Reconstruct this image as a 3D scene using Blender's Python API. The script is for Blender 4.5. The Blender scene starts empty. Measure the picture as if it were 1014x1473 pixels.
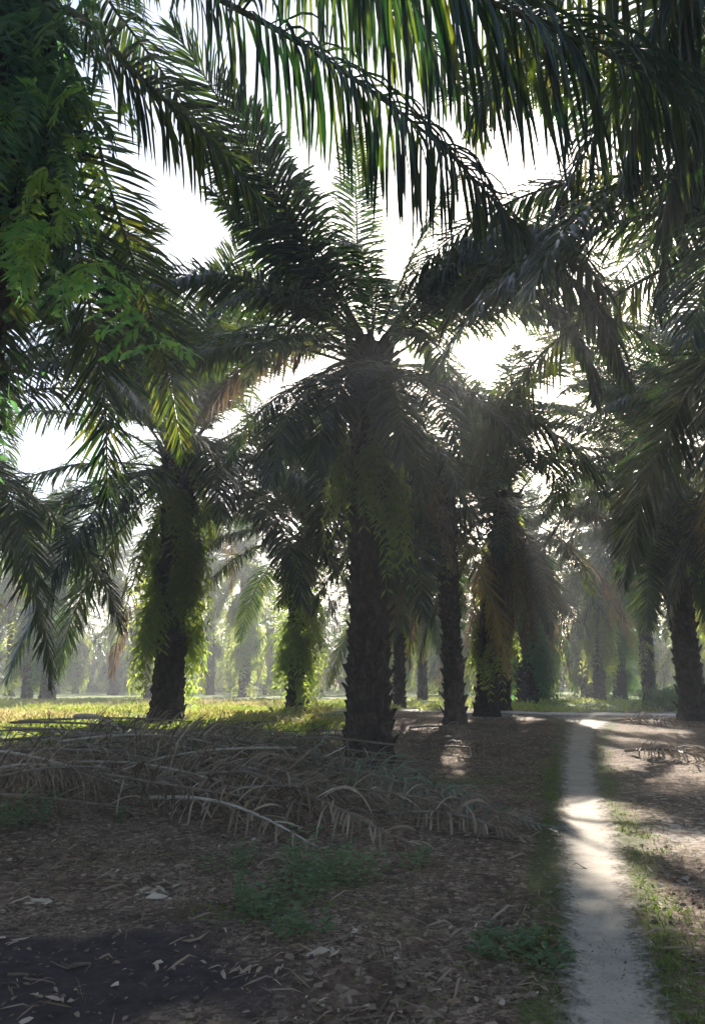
import bpy, math, random
import numpy as np
R = math.radians
scene = bpy.context.scene
COL = scene.collection
random.seed(4)

# ------------------------------------------------------------------ camera, world, sun, exposure
CAM_H = 1.5
PITCH = 13.2
cam_d = bpy.data.cameras.new('camera')
cam = bpy.data.objects.new('camera', cam_d); COL.objects.link(cam)
cam.location = (0, 0, CAM_H); cam.rotation_euler = (R(90 + PITCH), 0, 0)
cam_d.sensor_fit = 'VERTICAL'; cam_d.sensor_height = 36; cam_d.lens = 26
cam_d.clip_start = 0.05; cam_d.clip_end = 2000
scene.camera = cam
SUN_EL, SUN_AZ = 25.5, 12.0
w = bpy.data.worlds.new('World'); scene.world = w; w.use_nodes = True
nt = w.node_tree
sky = nt.nodes.new('ShaderNodeTexSky'); sky.sky_type = 'NISHITA'; sky.sun_disc = False
sky.sun_elevation = R(SUN_EL); sky.sun_rotation = R(SUN_AZ)
sky.dust_density = 2.0; sky.air_density = 1.0; sky.ozone_density = 1.3
bg = nt.nodes['Background']; bg.inputs[1].default_value = 0.088
nt.links.new(sky.outputs[0], bg.inputs[0])
sd = bpy.data.lights.new('sun', 'SUN'); sd.energy = 5.0; sd.angle = R(0.5); sd.color = (1.0, 0.93, 0.82)
sun = bpy.data.objects.new('sun', sd); COL.objects.link(sun)
sun.rotation_euler = (R(90 - SUN_EL), 0, R(180 - SUN_AZ))
sun.location = (10, 40, 30)
scene.view_settings.view_transform = 'Standard'; scene.view_settings.look = 'None'
scene.view_settings.exposure = 1.92; scene.view_settings.gamma = 1
scene.cycles.max_bounces = 7; scene.cycles.diffuse_bounces = 3; scene.cycles.glossy_bounces = 2
scene.cycles.transmission_bounces = 4; scene.cycles.transparent_max_bounces = 8
scene.cycles.volume_bounces = 0
scene.cycles.sample_clamp_indirect = 4
scene.cycles.use_denoising = True

# ------------------------------------------------------------------ helpers
F = 26 / 36 * 1473
cp, sp = math.cos(R(PITCH)), math.sin(R(PITCH))
def ray(px, py):
    a, b = (px - 507) / F, (736.5 - py) / F
    return np.array([a, cp - sp * b, sp + cp * b])
def P(px, py, d):                       # point seen at that pixel, d metres ahead
    r = ray(px, py); return np.array([0, 0, CAM_H]) + r * (d / r[1])

_rs = np.random.RandomState(11); _tab = _rs.rand(256, 256)
def vnoise(x, y):
    x = np.asarray(x, float); y = np.asarray(y, float)
    xi = np.floor(x).astype(int); yi = np.floor(y).astype(int)
    fx = x - xi; fy = y - yi; fx = fx * fx * (3 - 2 * fx); fy = fy * fy * (3 - 2 * fy)
    g = lambda i, j: _tab[i % 256, j % 256]
    return (g(xi, yi) * (1 - fx) + g(xi + 1, yi) * fx) * (1 - fy) + (g(xi, yi + 1) * (1 - fx) + g(xi + 1, yi + 1) * fx) * fy
def sstep(a, b, x):
    t = np.clip((x - a) / (b - a), 0, 1); return t * t * (3 - 2 * t)
# path centre line (metres) from the foot of the picture away
def T0(y): return 0.55 * sstep(8, 26, y)
def G0(px, py, T=T0):
    r = ray(px, py); t = 2.0
    while t < 400:
        p = np.array([0, 0, CAM_H]) + r * t
        if p[2] <= float(T(p[1])): return p
        t += 0.02 if t < 60 else 0.2
    return p
PATH_PX = [(888, 1473, .29), (868, 1350, .30), (856, 1270, .33), (845, 1200, .36), (834, 1130, .34), (831, 1085, .36), (838, 1055, .48), (846, 1036, .75)]
PATH = [(*G0(a, b)[:2], c) for a, b, c in PATH_PX]
PATH = [(PATH[0][0] + .25, 1.0, .29), (PATH[0][0] + .12, 2.5, .29)] + PATH
_py = np.array([p[1] for p in PATH]); _px = np.array([p[0] for p in PATH]); _pw = np.array([p[2] for p in PATH])
def path_x(y): return np.interp(y, _py, _px)
def path_w(y): return np.interp(y, _py, _pw)
ROAD_Y = float(_py[-1]) + 2.2
def terrain(x, y, fine=True):
    x = np.asarray(x, float); y = np.asarray(y, float)
    z = T0(y) + 0 * x
    # heap of rotting fronds at the left, and low swells
    z = z + 0.16 * np.exp(-((x + 4.6) / 3.6) ** 2 - ((y - 10.4) / 1.5) ** 2)
    z = z + 0.06 * (vnoise(x * .35 + 9, y * .35) - .5)
    on = np.exp(-(np.abs(x - path_x(y)) / (path_w(y) * .75)) ** 4) * (y < ROAD_Y)
    z = z - 0.035 * on
    if fine:
        k = 1 - .85 * on
        smooth = .35 * np.exp(-((x + 1.6) / 1.5) ** 2 - ((y - 4.4) / 1.3) ** 2)
        z = z + k * (1 - .75 * smooth) * (0.05 * (vnoise(x * 1.7, y * 1.7) - .5) + 0.035 * (vnoise(x * 5.3, y * 5.3 + 7) - .5) + 0.016 * (vnoise(x * 17, y * 17) - .5))
    return z
def tz(x, y): return float(terrain(x, y))
def G(px, py):
    p = G0(px, py, lambda yy: T0(yy)); p[2] = float(terrain(p[0], p[1], False)); return p

def mesh_np(name, V, faces_list, mats, mat_idx=None, var=None, smooth=False):
    """V (n,3); faces_list: list of int arrays (m,k)"""
    me = bpy.data.meshes.new(name)
    nv = len(V); me.vertices.add(nv); me.vertices.foreach_set('co', np.asarray(V, np.float32).ravel())
    loops = np.concatenate([f.ravel() for f in faces_list]).astype(np.int32)
    tot = np.concatenate([np.full(len(f), f.shape[1], np.int32) for f in faces_list])
    start = np.concatenate([[0], np.cumsum(tot)[:-1]]).astype(np.int32)
    me.loops.add(len(loops)); me.loops.foreach_set('vertex_index', loops)
    me.polygons.add(len(tot)); me.polygons.foreach_set('loop_start', start); me.polygons.foreach_set('loop_total', tot)
    if mat_idx is not None:
        me.polygons.foreach_set('material_index', np.concatenate([np.full(len(f), m, np.int32) for f, m in zip(faces_list, mat_idx)]))
    me.polygons.foreach_set('use_smooth', np.full(len(tot), smooth))
    if var is not None:
        at = me.attributes.new('var', 'FLOAT', 'POINT'); at.data.foreach_set('value', np.asarray(var, np.float32))
    for m in mats: me.materials.append(m)
    me.update(calc_edges=True); me.validate()
    return me
def link(name, me, parent=None, loc=None):
    o = bpy.data.objects.new(name, me); COL.objects.link(o)
    if parent is not None: o.parent = parent
    if loc is not None: o.location = tuple(loc)
    return o
def tag(o, label=None, cat=None, group=None, kind=None):
    if label: o['label'] = label
    if cat: o['category'] = cat
    if group: o['group'] = group
    if kind: o['kind'] = kind
    return o
def unit(a): return a / (np.linalg.norm(a, axis=-1, keepdims=True) + 1e-9)

# ------------------------------------------------------------------ materials
def new_mat(name):
    m = bpy.data.materials.new(name); m.use_nodes = True; m.node_tree.nodes.clear(); return m, m.node_tree
def N(nt, t, **kw):
    n = nt.nodes.new(t)
    for k, v in kw.items():
        if k in ('loc',): continue
        setattr(n, k, v)
    return n
def ramp(nt, stops, interp='LINEAR'):
    n = nt.nodes.new('ShaderNodeValToRGB'); cr = n.color_ramp; cr.interpolation = interp
    while len(cr.elements) < len(stops): cr.elements.new(.5)
    for e, (p, c) in zip(cr.elements, stops): e.position = p; e.color = (*c, 1)
    return n
def leaf_mat(name, cols, tcols, trans=.35, rough=.42, spec=.5):
    """cols / tcols: ramps over the per-leaflet value"""
    m, nt = new_mat(name); L = nt.links.new
    at = N(nt, 'ShaderNodeAttribute'); at.attribute_name = 'var'
    oi = N(nt, 'ShaderNodeObjectInfo')
    ns = N(nt, 'ShaderNodeTexNoise'); ns.inputs['Scale'].default_value = 3.0; ns.inputs['Detail'].default_value = 3
    tc = N(nt, 'ShaderNodeTexCoord'); L(tc.outputs['Object'], ns.inputs['Vector'])
    a = N(nt, 'ShaderNodeMath', operation='MULTIPLY_ADD'); a.inputs[1].default_value = .5; L(at.outputs['Fac'], a.inputs[0])
    b = N(nt, 'ShaderNodeMath', operation='MULTIPLY'); b.inputs[1].default_value = .25; L(oi.outputs['Random'], b.inputs[0]); L(b.outputs[0], a.inputs[2])
    c = N(nt, 'ShaderNodeMath', operation='MULTIPLY_ADD'); c.inputs[1].default_value = .3; L(ns.outputs['Fac'], c.inputs[0]); L(a.outputs[0], c.inputs[2])
    r1 = ramp(nt, cols); r2 = ramp(nt, tcols); L(c.outputs[0], r1.inputs[0]); L(c.outputs[0], r2.inputs[0])
    p = N(nt, 'ShaderNodeBsdfPrincipled'); p.inputs['Roughness'].default_value = rough; p.inputs['Specular IOR Level'].default_value = spec
    t = N(nt, 'ShaderNodeBsdfTranslucent'); L(r1.outputs[0], p.inputs['Base Color']); L(r2.outputs[0], t.inputs[0])
    mx = N(nt, 'ShaderNodeMixShader'); mx.inputs[0].default_value = trans
    L(p.outputs[0], mx.inputs[1]); L(t.outputs[0], mx.inputs[2])
    o = N(nt, 'ShaderNodeOutputMaterial'); L(mx.outputs[0], o.inputs[0]); return m
def bark_mat(name, stops, scale=6, bump=.5, rough=.9):
    m, nt = new_mat(name); L = nt.links.new
    tc = N(nt, 'ShaderNodeTexCoord'); ns = N(nt, 'ShaderNodeTexNoise'); ns.inputs['Scale'].default_value = scale; ns.inputs['Detail'].default_value = 8; ns.inputs['Roughness'].default_value = .65
    mp = N(nt, 'ShaderNodeMapping'); mp.inputs['Scale'].default_value = (1, 1, .45); L(tc.outputs['Object'], mp.inputs[0]); L(mp.outputs[0], ns.inputs['Vector'])
    r = ramp(nt, stops); L(ns.outputs['Fac'], r.inputs[0])
    p = N(nt, 'ShaderNodeBsdfPrincipled'); p.inputs['Roughness'].default_value = rough; p.inputs['Specular IOR Level'].default_value = .2
    L(r.outputs[0], p.inputs['Base Color'])
    b = N(nt, 'ShaderNodeBump'); b.inputs['Strength'].default_value = bump; b.inputs['Distance'].default_value = .03; L(ns.outputs['Fac'], b.inputs['Height']); L(b.outputs[0], p.inputs['Normal'])
    o = N(nt, 'ShaderNodeOutputMaterial'); L(p.outputs[0], o.inputs[0]); return m

M = {}
M['leaf'] = leaf_mat('palm_leaflet', [(0, (.005, .010, .015)), (.45, (.009, .018, .019)), (.75, (.018, .03, .018)), (1, (.08, .07, .025))],
                     [(0, (.012, .04, .018)), (.4, (.04, .12, .02)), (.65, (.2, .32, .03)), (1, (.5, .36, .05))], .2, .36, .55)
M['leaf_near'] = leaf_mat('backlit_leaflet', [(0, (.006, .013, .012)), (.45, (.012, .026, .016)), (.75, (.028, .045, .016)), (1, (.10, .085, .025))],
                     [(0, (.01, .045, .014)), (.42, (.03, .11, .015)), (.62, (.28, .40, .03)), (1, (.6, .38, .04))], .22, .36, .55)
M['leaf_yellow'] = leaf_mat('yellowing_leaflet', [(0, (.05, .07, .02)), (.5, (.14, .12, .03)), (1, (.22, .13, .04))],
                     [(0, (.3, .4, .05)), (.5, (.6, .5, .06)), (1, (.6, .32, .06))], .4)
M['leaf_dead'] = leaf_mat('dead_leaflet', [(0, (.05, .035, .025)), (.5, (.13, .095, .07)), (1, (.26, .21, .16))],
                     [(0, (.1, .06, .03)), (.5, (.22, .14, .08)), (1, (.35, .25, .15))], .22, .7, .25)
M['fallen_dry'] = leaf_mat('fallen_leaflet', [(0, (.022, .013, .009)), (.4, (.10, .064, .04)), (.7, (.32, .235, .16)), (1, (.66, .56, .44))],
                     [(0, (.05, .04, .03)), (1, (.3, .2, .12))], .14, .7, .2)
M['fallen_green'] = leaf_mat('fading_leaflet', [(0, (.05, .07, .045)), (.5, (.13, .16, .1)), (1, (.28, .3, .22))],
                     [(0, (.08, .12, .04)), (1, (.25, .28, .14))], .15, .5, .4)
M['rachis'] = bark_mat('rachis', [(0, (.05, .06, .025)), (1, (.13, .13, .06))], 8, .1, .5)
M['rachis_dead'] = bark_mat('dry_rachis', [(.2, (.05, .035, .025)), (.8, (.26, .2, .15))], 8, .2, .7)
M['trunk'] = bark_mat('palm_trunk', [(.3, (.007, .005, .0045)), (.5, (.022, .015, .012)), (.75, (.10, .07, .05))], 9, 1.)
M['fern'] = leaf_mat('fern_leaf', [(0, (.02, .045, .018)), (.5, (.06, .10, .025)), (1, (.16, .17, .04))],
                     [(0, (.10, .24, .05)), (.5, (.40, .52, .09)), (1, (.85, .78, .16))], .55, .5, .3)
M['climber'] = leaf_mat('climber_leaf', [(0, (.015, .045, .025)), (.5, (.03, .08, .035)), (1, (.08, .13, .04))],
                     [(0, (.06, .2, .07)), (.5, (.14, .34, .09)), (1, (.45, .6, .1))], .42, .45, .35)
M['curtain'] = leaf_mat('curtain_leaf', [(0, (.03, .09, .03)), (.5, (.07, .18, .05)), (1, (.2, .28, .06))],
                     [(0, (.15, .45, .12)), (.5, (.35, .65, .1)), (1, (.75, .8, .1))], .55, .45, .35)
M['weed'] = leaf_mat('weed_leaf', [(0, (.04, .07, .04)), (.5, (.09, .14, .07)), (1, (.2, .25, .12))],
                     [(0, (.12, .25, .08)), (1, (.4, .5, .15))], .3, .5, .35)
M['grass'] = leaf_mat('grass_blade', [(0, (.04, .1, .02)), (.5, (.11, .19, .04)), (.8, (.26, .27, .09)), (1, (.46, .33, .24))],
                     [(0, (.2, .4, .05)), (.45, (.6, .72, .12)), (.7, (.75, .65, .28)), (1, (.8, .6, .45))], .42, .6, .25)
M['moss'] = leaf_mat('moss_blade', [(0, (.05, .08, .02)), (.5, (.10, .13, .03)), (1, (.2, .2, .05))],
                     [(0, (.15, .3, .05)), (1, (.45, .5, .1))], .3, .6, .25)
M['litter'] = leaf_mat('litter_leaf', [(0, (.035, .022, .016)), (.4, (.13, .085, .058)), (.75, (.32, .225, .155)), (1, (.58, .48, .37))],
                     [(0, (.05, .03, .02)), (1, (.3, .22, .15))], .1, .75, .2)
M['rachis_pale'] = bark_mat('pale_rachis', [(.2, (.22, .18, .14)), (.8, (.52, .45, .37))], 8, .2, .7)
M['twig'] = bark_mat('twig', [(0, (.05, .035, .025)), (1, (.2, .14, .1))], 12, .2)

def ground_mat():
    m, nt = new_mat('soil'); L = nt.links.new
    tc = N(nt, 'ShaderNodeTexCoord'); sx = N(nt, 'ShaderNodeSeparateXYZ'); L(tc.outputs['Object'], sx.inputs[0])
    def noise(scale, detail=6, rough=.6, dist=0):
        n = N(nt, 'ShaderNodeTexNoise'); n.inputs['Scale'].default_value = scale; n.inputs['Detail'].default_value = detail; n.inputs['Roughness'].default_value = rough
        n.inputs['Distortion'].default_value = dist; L(tc.outputs['Object'], n.inputs['Vector']); return n.outputs['Fac']
    def mix(f, a, b):
        n = N(nt, 'ShaderNodeMix', data_type='RGBA'); 
        if isinstance(f, float): n.inputs[0].default_value = f
        else: L(f, n.inputs[0])
        for v, i in ((a, 6), (b, 7)):
            if isinstance(v, tuple): n.inputs[i].default_value = (*v, 1)
            else: L(v, n.inputs[i])
        return n.outputs[2]
    def rng(v, a, b, c=0., d=1., smooth=True):
        n = N(nt, 'ShaderNodeMapRange'); n.interpolation_type = 'SMOOTHSTEP' if smooth else 'LINEAR'
        L(v, n.inputs[0]); n.inputs[1].default_value = a; n.inputs[2].default_value = b; n.inputs[3].default_value = c; n.inputs[4].default_value = d; return n.outputs[0]
    def mul(a, b):
        n = N(nt, 'ShaderNodeMath', operation='MULTIPLY'); 
        for v, i in ((a, 0), (b, 1)):
            if isinstance(v, (int, float)): n.inputs[i].default_value = v
            else: L(v, n.inputs[i])
        return n.outputs[0]
    at = N(nt, 'ShaderNodeAttribute'); at.attribute_name = 'moss'
    at2 = N(nt, 'ShaderNodeAttribute'); at2.attribute_name = 'sand'
    at3 = N(nt, 'ShaderNodeAttribute'); at3.attribute_name = 'meadow'
    at4 = N(nt, 'ShaderNodeAttribute'); at4.attribute_name = 'bare'
    fine = noise(38, 8, .7); mid = noise(9, 8, .65, .4); big = noise(1.3, 5, .6); sp_ = noise(95, 4, .6)
    r0 = ramp(nt, [(.3, (.028, .016, .012)), (.5, (.09, .055, .038)), (.7, (.24, .16, .105))]); L(mid, r0.inputs[0])
    soil = r0.outputs[0]
    lit = ramp(nt, [(.38, (.035, .022, .015)), (.52, (.2, .135, .09)), (.66, (.5, .38, .28))]); L(fine, lit.inputs[0])
    c = mix(rng(big, .40, .56, .1, .9), soil, lit.outputs[0])
    chp = N(nt, 'ShaderNodeTexVoronoi'); chp.inputs['Scale'].default_value = 22; chp.inputs['Randomness'].default_value = 1; L(tc.outputs['Object'], chp.inputs['Vector'])
    chs = N(nt, 'ShaderNodeSeparateXYZ'); L(chp.outputs['Color'], chs.inputs[0])
    chr_ = ramp(nt, [(0, (.04, .024, .016)), (.6, (.17, .11, .07)), (1, (.46, .35, .25))]); L(chs.outputs[0], chr_.inputs[0])
    c = mix(rng(chs.outputs[1], .45, .5, 0, .6), c, chr_.outputs[0])
    bare = ramp(nt, [(.3, (.03, .022, .022)), (.7, (.07, .052, .048))]); L(mid, bare.inputs[0])
    c = mix(rng(at4.outputs['Fac'], .3, .7), c, bare.outputs[0])
    san = ramp(nt, [(.3, (.12, .095, .08)), (.5, (.36, .31, .26)), (.7, (.52, .46, .4))]); L(mid, san.inputs[0])
    sm = N(nt, 'ShaderNodeMath', operation='MULTIPLY_ADD'); L(mid, sm.inputs[0]); sm.inputs[1].default_value = 1.3; L(at2.outputs['Fac'], sm.inputs[2])
    c = mix(rng(sm.outputs[0], 1.0, 1.3, 0, .9), c, san.outputs[0])
    mo = ramp(nt, [(.3, (.03, .045, .012)), (.55, (.085, .10, .025)), (.75, (.17, .17, .05))]); L(fine, mo.inputs[0])
    mm = N(nt, 'ShaderNodeMath', operation='MULTIPLY_ADD'); L(mid, mm.inputs[0]); mm.inputs[1].default_value = 1.4; L(at.outputs['Fac'], mm.inputs[2])
    c = mix(rng(mm.outputs[0], 1.05, 1.35, 0, .85), c, mo.outputs[0])
    me = ramp(nt, [(.45, (.09, .15, .04)), (.56, (.24, .25, .10)), (.68, (.46, .36, .26))]); L(big, me.inputs[0])
    mm2 = N(nt, 'ShaderNodeMath', operation='MULTIPLY_ADD'); L(mid, mm2.inputs[0]); mm2.inputs[1].default_value = .6; L(at3.outputs['Fac'], mm2.inputs[2])
    c = mix(rng(mm2.outputs[0], .6, 1.0), c, me.outputs[0])
    p = N(nt, 'ShaderNodeBsdfPrincipled'); p.inputs['Roughness'].default_value = .95; p.inputs['Specular IOR Level'].default_value = .12
    L(c, p.inputs['Base Color'])
    b = N(nt, 'ShaderNodeBump'); b.inputs['Strength'].default_value = .8; b.inputs['Distance'].default_value = .02
    ad = N(nt, 'ShaderNodeMath', operation='ADD'); L(fine, ad.inputs[0]); L(mid, ad.inputs[1]); L(ad.outputs[0], b.inputs['Height']); L(b.outputs[0], p.inputs['Normal'])
    o = N(nt, 'ShaderNodeOutputMaterial'); L(p.outputs[0], o.inputs[0]); return m
def path_mat(name, tone):
    m, nt = new_mat(name); L = nt.links.new
    tc = N(nt, 'ShaderNodeTexCoord')
    n1 = N(nt, 'ShaderNodeTexNoise'); n1.inputs['Scale'].default_value = 3.5; n1.inputs['Detail'].default_value = 9; n1.inputs['Roughness'].default_value = .7; L(tc.outputs['Object'], n1.inputs['Vector'])
    n2 = N(nt, 'ShaderNodeTexNoise'); n2.inputs['Scale'].default_value = 60; n2.inputs['Detail'].default_value = 5; L(tc.outputs['Object'], n2.inputs['Vector'])
    r = ramp(nt, [(.25, tuple(t * .6 for t in tone)), (.5, tone), (.75, tuple(min(.7, t * 1.25) for t in tone))]); L(n1.outputs[0], r.inputs[0])
    sp_ = ramp(nt, [(.3, (.35, .33, .32)), (.42, (1, 1, 1))]); L(n2.outputs[0], sp_.inputs[0])
    mx = N(nt, 'ShaderNodeMix', data_type='RGBA', blend_type='MULTIPLY'); mx.inputs[0].default_value = .8; L(r.outputs[0], mx.inputs[6]); L(sp_.outputs[0], mx.inputs[7])
    p = N(nt, 'ShaderNodeBsdfPrincipled'); p.inputs['Roughness'].default_value = .9; p.inputs['Specular IOR Level'].default_value = .2; L(mx.outputs[2], p.inputs['Base Color'])
    b = N(nt, 'ShaderNodeBump'); b.inputs['Strength'].default_value = .4; b.inputs['Distance'].default_value = .01; L(n2.outputs[0], b.inputs['Height']); L(b.outputs[0], p.inputs['Normal'])
    at = N(nt, 'ShaderNodeAttribute'); at.attribute_name = 'edge'
    n3 = N(nt, 'ShaderNodeTexNoise'); n3.inputs['Scale'].default_value = 5; n3.inputs['Detail'].default_value = 7; n3.inputs['Roughness'].default_value = .75; L(tc.outputs['Object'], n3.inputs['Vector'])
    n4 = N(nt, 'ShaderNodeTexNoise'); n4.inputs['Scale'].default_value = 26; n4.inputs['Detail'].default_value = 5; L(tc.outputs['Object'], n4.inputs['Vector'])
    a0 = N(nt, 'ShaderNodeMath', operation='MULTIPLY_ADD'); L(n4.outputs[0], a0.inputs[0]); a0.inputs[1].default_value = .8; L(at.outputs['Fac'], a0.inputs[2])
    ad = N(nt, 'ShaderNodeMath', operation='MULTIPLY_ADD'); L(n3.outputs[0], ad.inputs[0]); ad.inputs[1].default_value = 1.3; L(a0.outputs[0], ad.inputs[2])
    mr = N(nt, 'ShaderNodeMapRange'); L(ad.outputs[0], mr.inputs[0]); mr.inputs[1].default_value = 1.45; mr.inputs[2].default_value = 1.95
    tr = N(nt, 'ShaderNodeBsdfTransparent'); ms = N(nt, 'ShaderNodeMixShader'); L(mr.outputs[0], ms.inputs[0]); L(p.outputs[0], ms.inputs[1]); L(tr.outputs[0], ms.inputs[2])
    o = N(nt, 'ShaderNodeOutputMaterial'); L(ms.outputs[0], o.inputs[0]); return m

# ------------------------------------------------------------------ ground
def build_ground():
    nx, ny = 460, 560
    u = np.linspace(-1, 1, nx); X = 3.2 * np.sinh(u * 5.3) / 1.0
    X = X / X[-1] * 330
    v = np.linspace(0, 1, ny); Y = -14 + 16.5 * 0 + 364 * (np.sinh((v - .32) * 7.2) - math.sinh(-.32 * 7.2)) / (math.sinh(.68 * 7.2) - math.sinh(-.32 * 7.2))
    # densest rows must lie near y = 5
    gx, gy = np.meshgrid(X + 0.2, Y)
    gz = terrain(gx, gy)
    V = np.stack([gx, gy, gz], -1).reshape(-1, 3)
    i = np.arange(ny - 1)[:, None] * nx + np.arange(nx - 1)[None]
    Fc = np.stack([i, i + 1, i + nx + 1, i + nx], -1).reshape(-1, 4)
    me = mesh_np('ground', V, [Fc], [ground_mat()], smooth=True)
    x, y = V[:, 0], V[:, 1]
    d = x - path_x(y); wv = path_w(y)
    g = lambda cx, cy, rx, ry: np.exp(-((x - cx) / rx) ** 2 - ((y - cy) / ry) ** 2)
    moss = np.exp(-((np.abs(d) - wv * 1.1) / .28) ** 2) * (.5 + .35 * vnoise(x * .9, y * .6)) * (y < ROAD_Y)
    moss = np.maximum(moss, g(*G(960, 1380)[:2], .35, .9) * .6)
    for (a, b, r1, r2, k) in ((350, 1310, .35, .3, .45), (210, 1235, .6, .5, .45), (110, 1225, .5, .4, .4), (730, 1370, .5, .5, .3), (690, 1120, 1.4, 1.4, .5), (600, 1330, .9, .7, .38), (760, 1200, .5, .9, .4), (740, 1290, .5, .5, .35), (180, 1190, .9, .5, .35)):
        p = G(a, b); moss = np.maximum(moss, k * g(p[0], p[1], r1, r2))
    sand = np.maximum(g(*G(975, 1200)[:2], 1.6, 1.9) * .55, g(*G(930, 1290)[:2], .9, .9) * .45)
    sand = np.maximum(sand, .35 * g(*G(690, 1330)[:2], .8, .6))
    sand = np.maximum(sand, .5 * np.exp(-((y - ROAD_Y) / 3) ** 2) * (x > 2))
    sand = np.maximum(sand, .35 * (x > path_x(y)) * (y > 4) * sstep(3.2, 6, y) * (1 - sstep(12, 20, y)))
    meadow = sstep(14.5, 19, y + 1.5 * vnoise(x * .3, y * .3)) * sstep(1.5, -2.5, x + (y - 18) * -.05) 
    meadow = np.maximum(meadow, sstep(ROAD_Y + 2, ROAD_Y + 9, y) * .9)
    bare = g(-1.75, 4.3, 1.35, 1.2) * 1.1 * (.55 + .9 * vnoise(x * 2.3, y * 2.3 + 3))
    for nm, arr in (('moss', moss), ('sand', sand), ('meadow', meadow), ('bare', bare)):
        at = me.attributes.new(nm, 'FLOAT', 'POINT'); at.data.foreach_set('value', np.asarray(arr, np.float32))
    tag(link('ground', me), kind='structure')
build_ground()

def strip(name, cl, halfw, mat, seg=.05, across=13, off=.02):
    cl = np.array(cl, float)
    d = np.concatenate([[0], np.cumsum(np.linalg.norm(np.diff(cl, axis=0), axis=1))])
    n = int(d[-1] / seg) + 2; s = np.linspace(0, d[-1], n)
    x = np.interp(s, d, cl[:, 0]); y = np.interp(s, d, cl[:, 1]); hw = np.interp(s, d, halfw)
    t = unit(np.stack([np.gradient(x), np.gradient(y)], -1)); nr = np.stack([t[:, 1], -t[:, 0]], -1)
    a = np.linspace(-1, 1, across)
    gx = x[:, None] + nr[:, :1] * a * hw[:, None]; gy = y[:, None] + nr[:, 1:] * a * hw[:, None]
    gz = terrain(gx, gy) + off + .010 * (1 - a ** 2)
    V = np.stack([gx, gy, gz], -1).reshape(-1, 3)
    i = np.arange(n - 1)[:, None] * across + np.arange(across - 1)[None]
    Fc = np.stack([i, i + 1, i + across + 1, i + across], -1).reshape(-1, 4)
    me = mesh_np(name, V, [Fc], [mat], smooth=True)
    at = me.attributes.new('edge', 'FLOAT', 'POINT'); e = np.broadcast_to(np.abs(a), (n, across)).ravel()
    at.data.foreach_set('value', e.astype(np.float32))
    return tag(link(name, me), kind='structure')
ys = np.linspace(1.0, _py[-1] + 1, 90)
strip('footpath', [(float(path_x(y)), y) for y in ys], [float(path_w(y)) * 1.02 for y in ys], path_mat('packed_sand', (.34, .29, .23)))
strip('cross_track', [(2.0, ROAD_Y + 4.5), (5, ROAD_Y + 2.2), (9, ROAD_Y + .6), (16, ROAD_Y + .4), (40, ROAD_Y - 1)], [.9, 1.6, 1.9, 1.9, 1.9], path_mat('pale_track_sand', (.5, .47, .43)), .3, 15)

# ------------------------------------------------------------------ fronds
def catmull(pts, n=26):
    p = np.array(pts, float); p = np.vstack([2 * p[0] - p[1], p, 2 * p[-1] - p[-2]])
    out = []
    m = len(p) - 3
    for t in np.linspace(0, m - 1e-6, n * 3):
        i = int(t); f = t - i; a, b, c, d = p[i], p[i + 1], p[i + 2], p[i + 3]
        out.append(.5 * ((2 * b) + (-a + c) * f + (2 * a - 5 * b + 4 * c - d) * f * f + (-a + 3 * b - 3 * c + d) * f ** 3))
    out = np.array(out); L = np.concatenate([[0], np.cumsum(np.linalg.norm(np.diff(out, axis=0), axis=1))])
    s = np.linspace(0, L[-1], n)
    return np.stack([np.interp(s, L, out[:, k]) for k in range(3)], -1), L[-1]

def tube(C, rad, sides=6, flat=None):
    """returns V, F of a tube along C (n,3) with radii rad (n)"""
    T = unit(np.gradient(C, axis=0)); h = np.array([0, 0, 1.]) if abs(T[0][2]) < .95 else np.array([1., 0, 0])
    S = unit(np.cross(T, h)); U = np.cross(S, T)
    a = np.linspace(0, 2 * np.pi, sides, endpoint=False)
    fl = np.ones(len(C)) if flat is None else flat
    V = C[:, None] + (S[:, None] * np.cos(a)[None, :, None] * fl[:, None, None] + U[:, None] * np.sin(a)[None, :, None]) * np.asarray(rad)[:, None, None]
    n = len(C); i = np.arange(n - 1)[:, None] * sides; j = np.arange(sides)[None]; k = (j + 1) % sides
    Fc = np.stack([i + j, i + k, i + sides + k, i + sides + j], -1).reshape(-1, 4)
    return V.reshape(-1, 3), Fc

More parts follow.
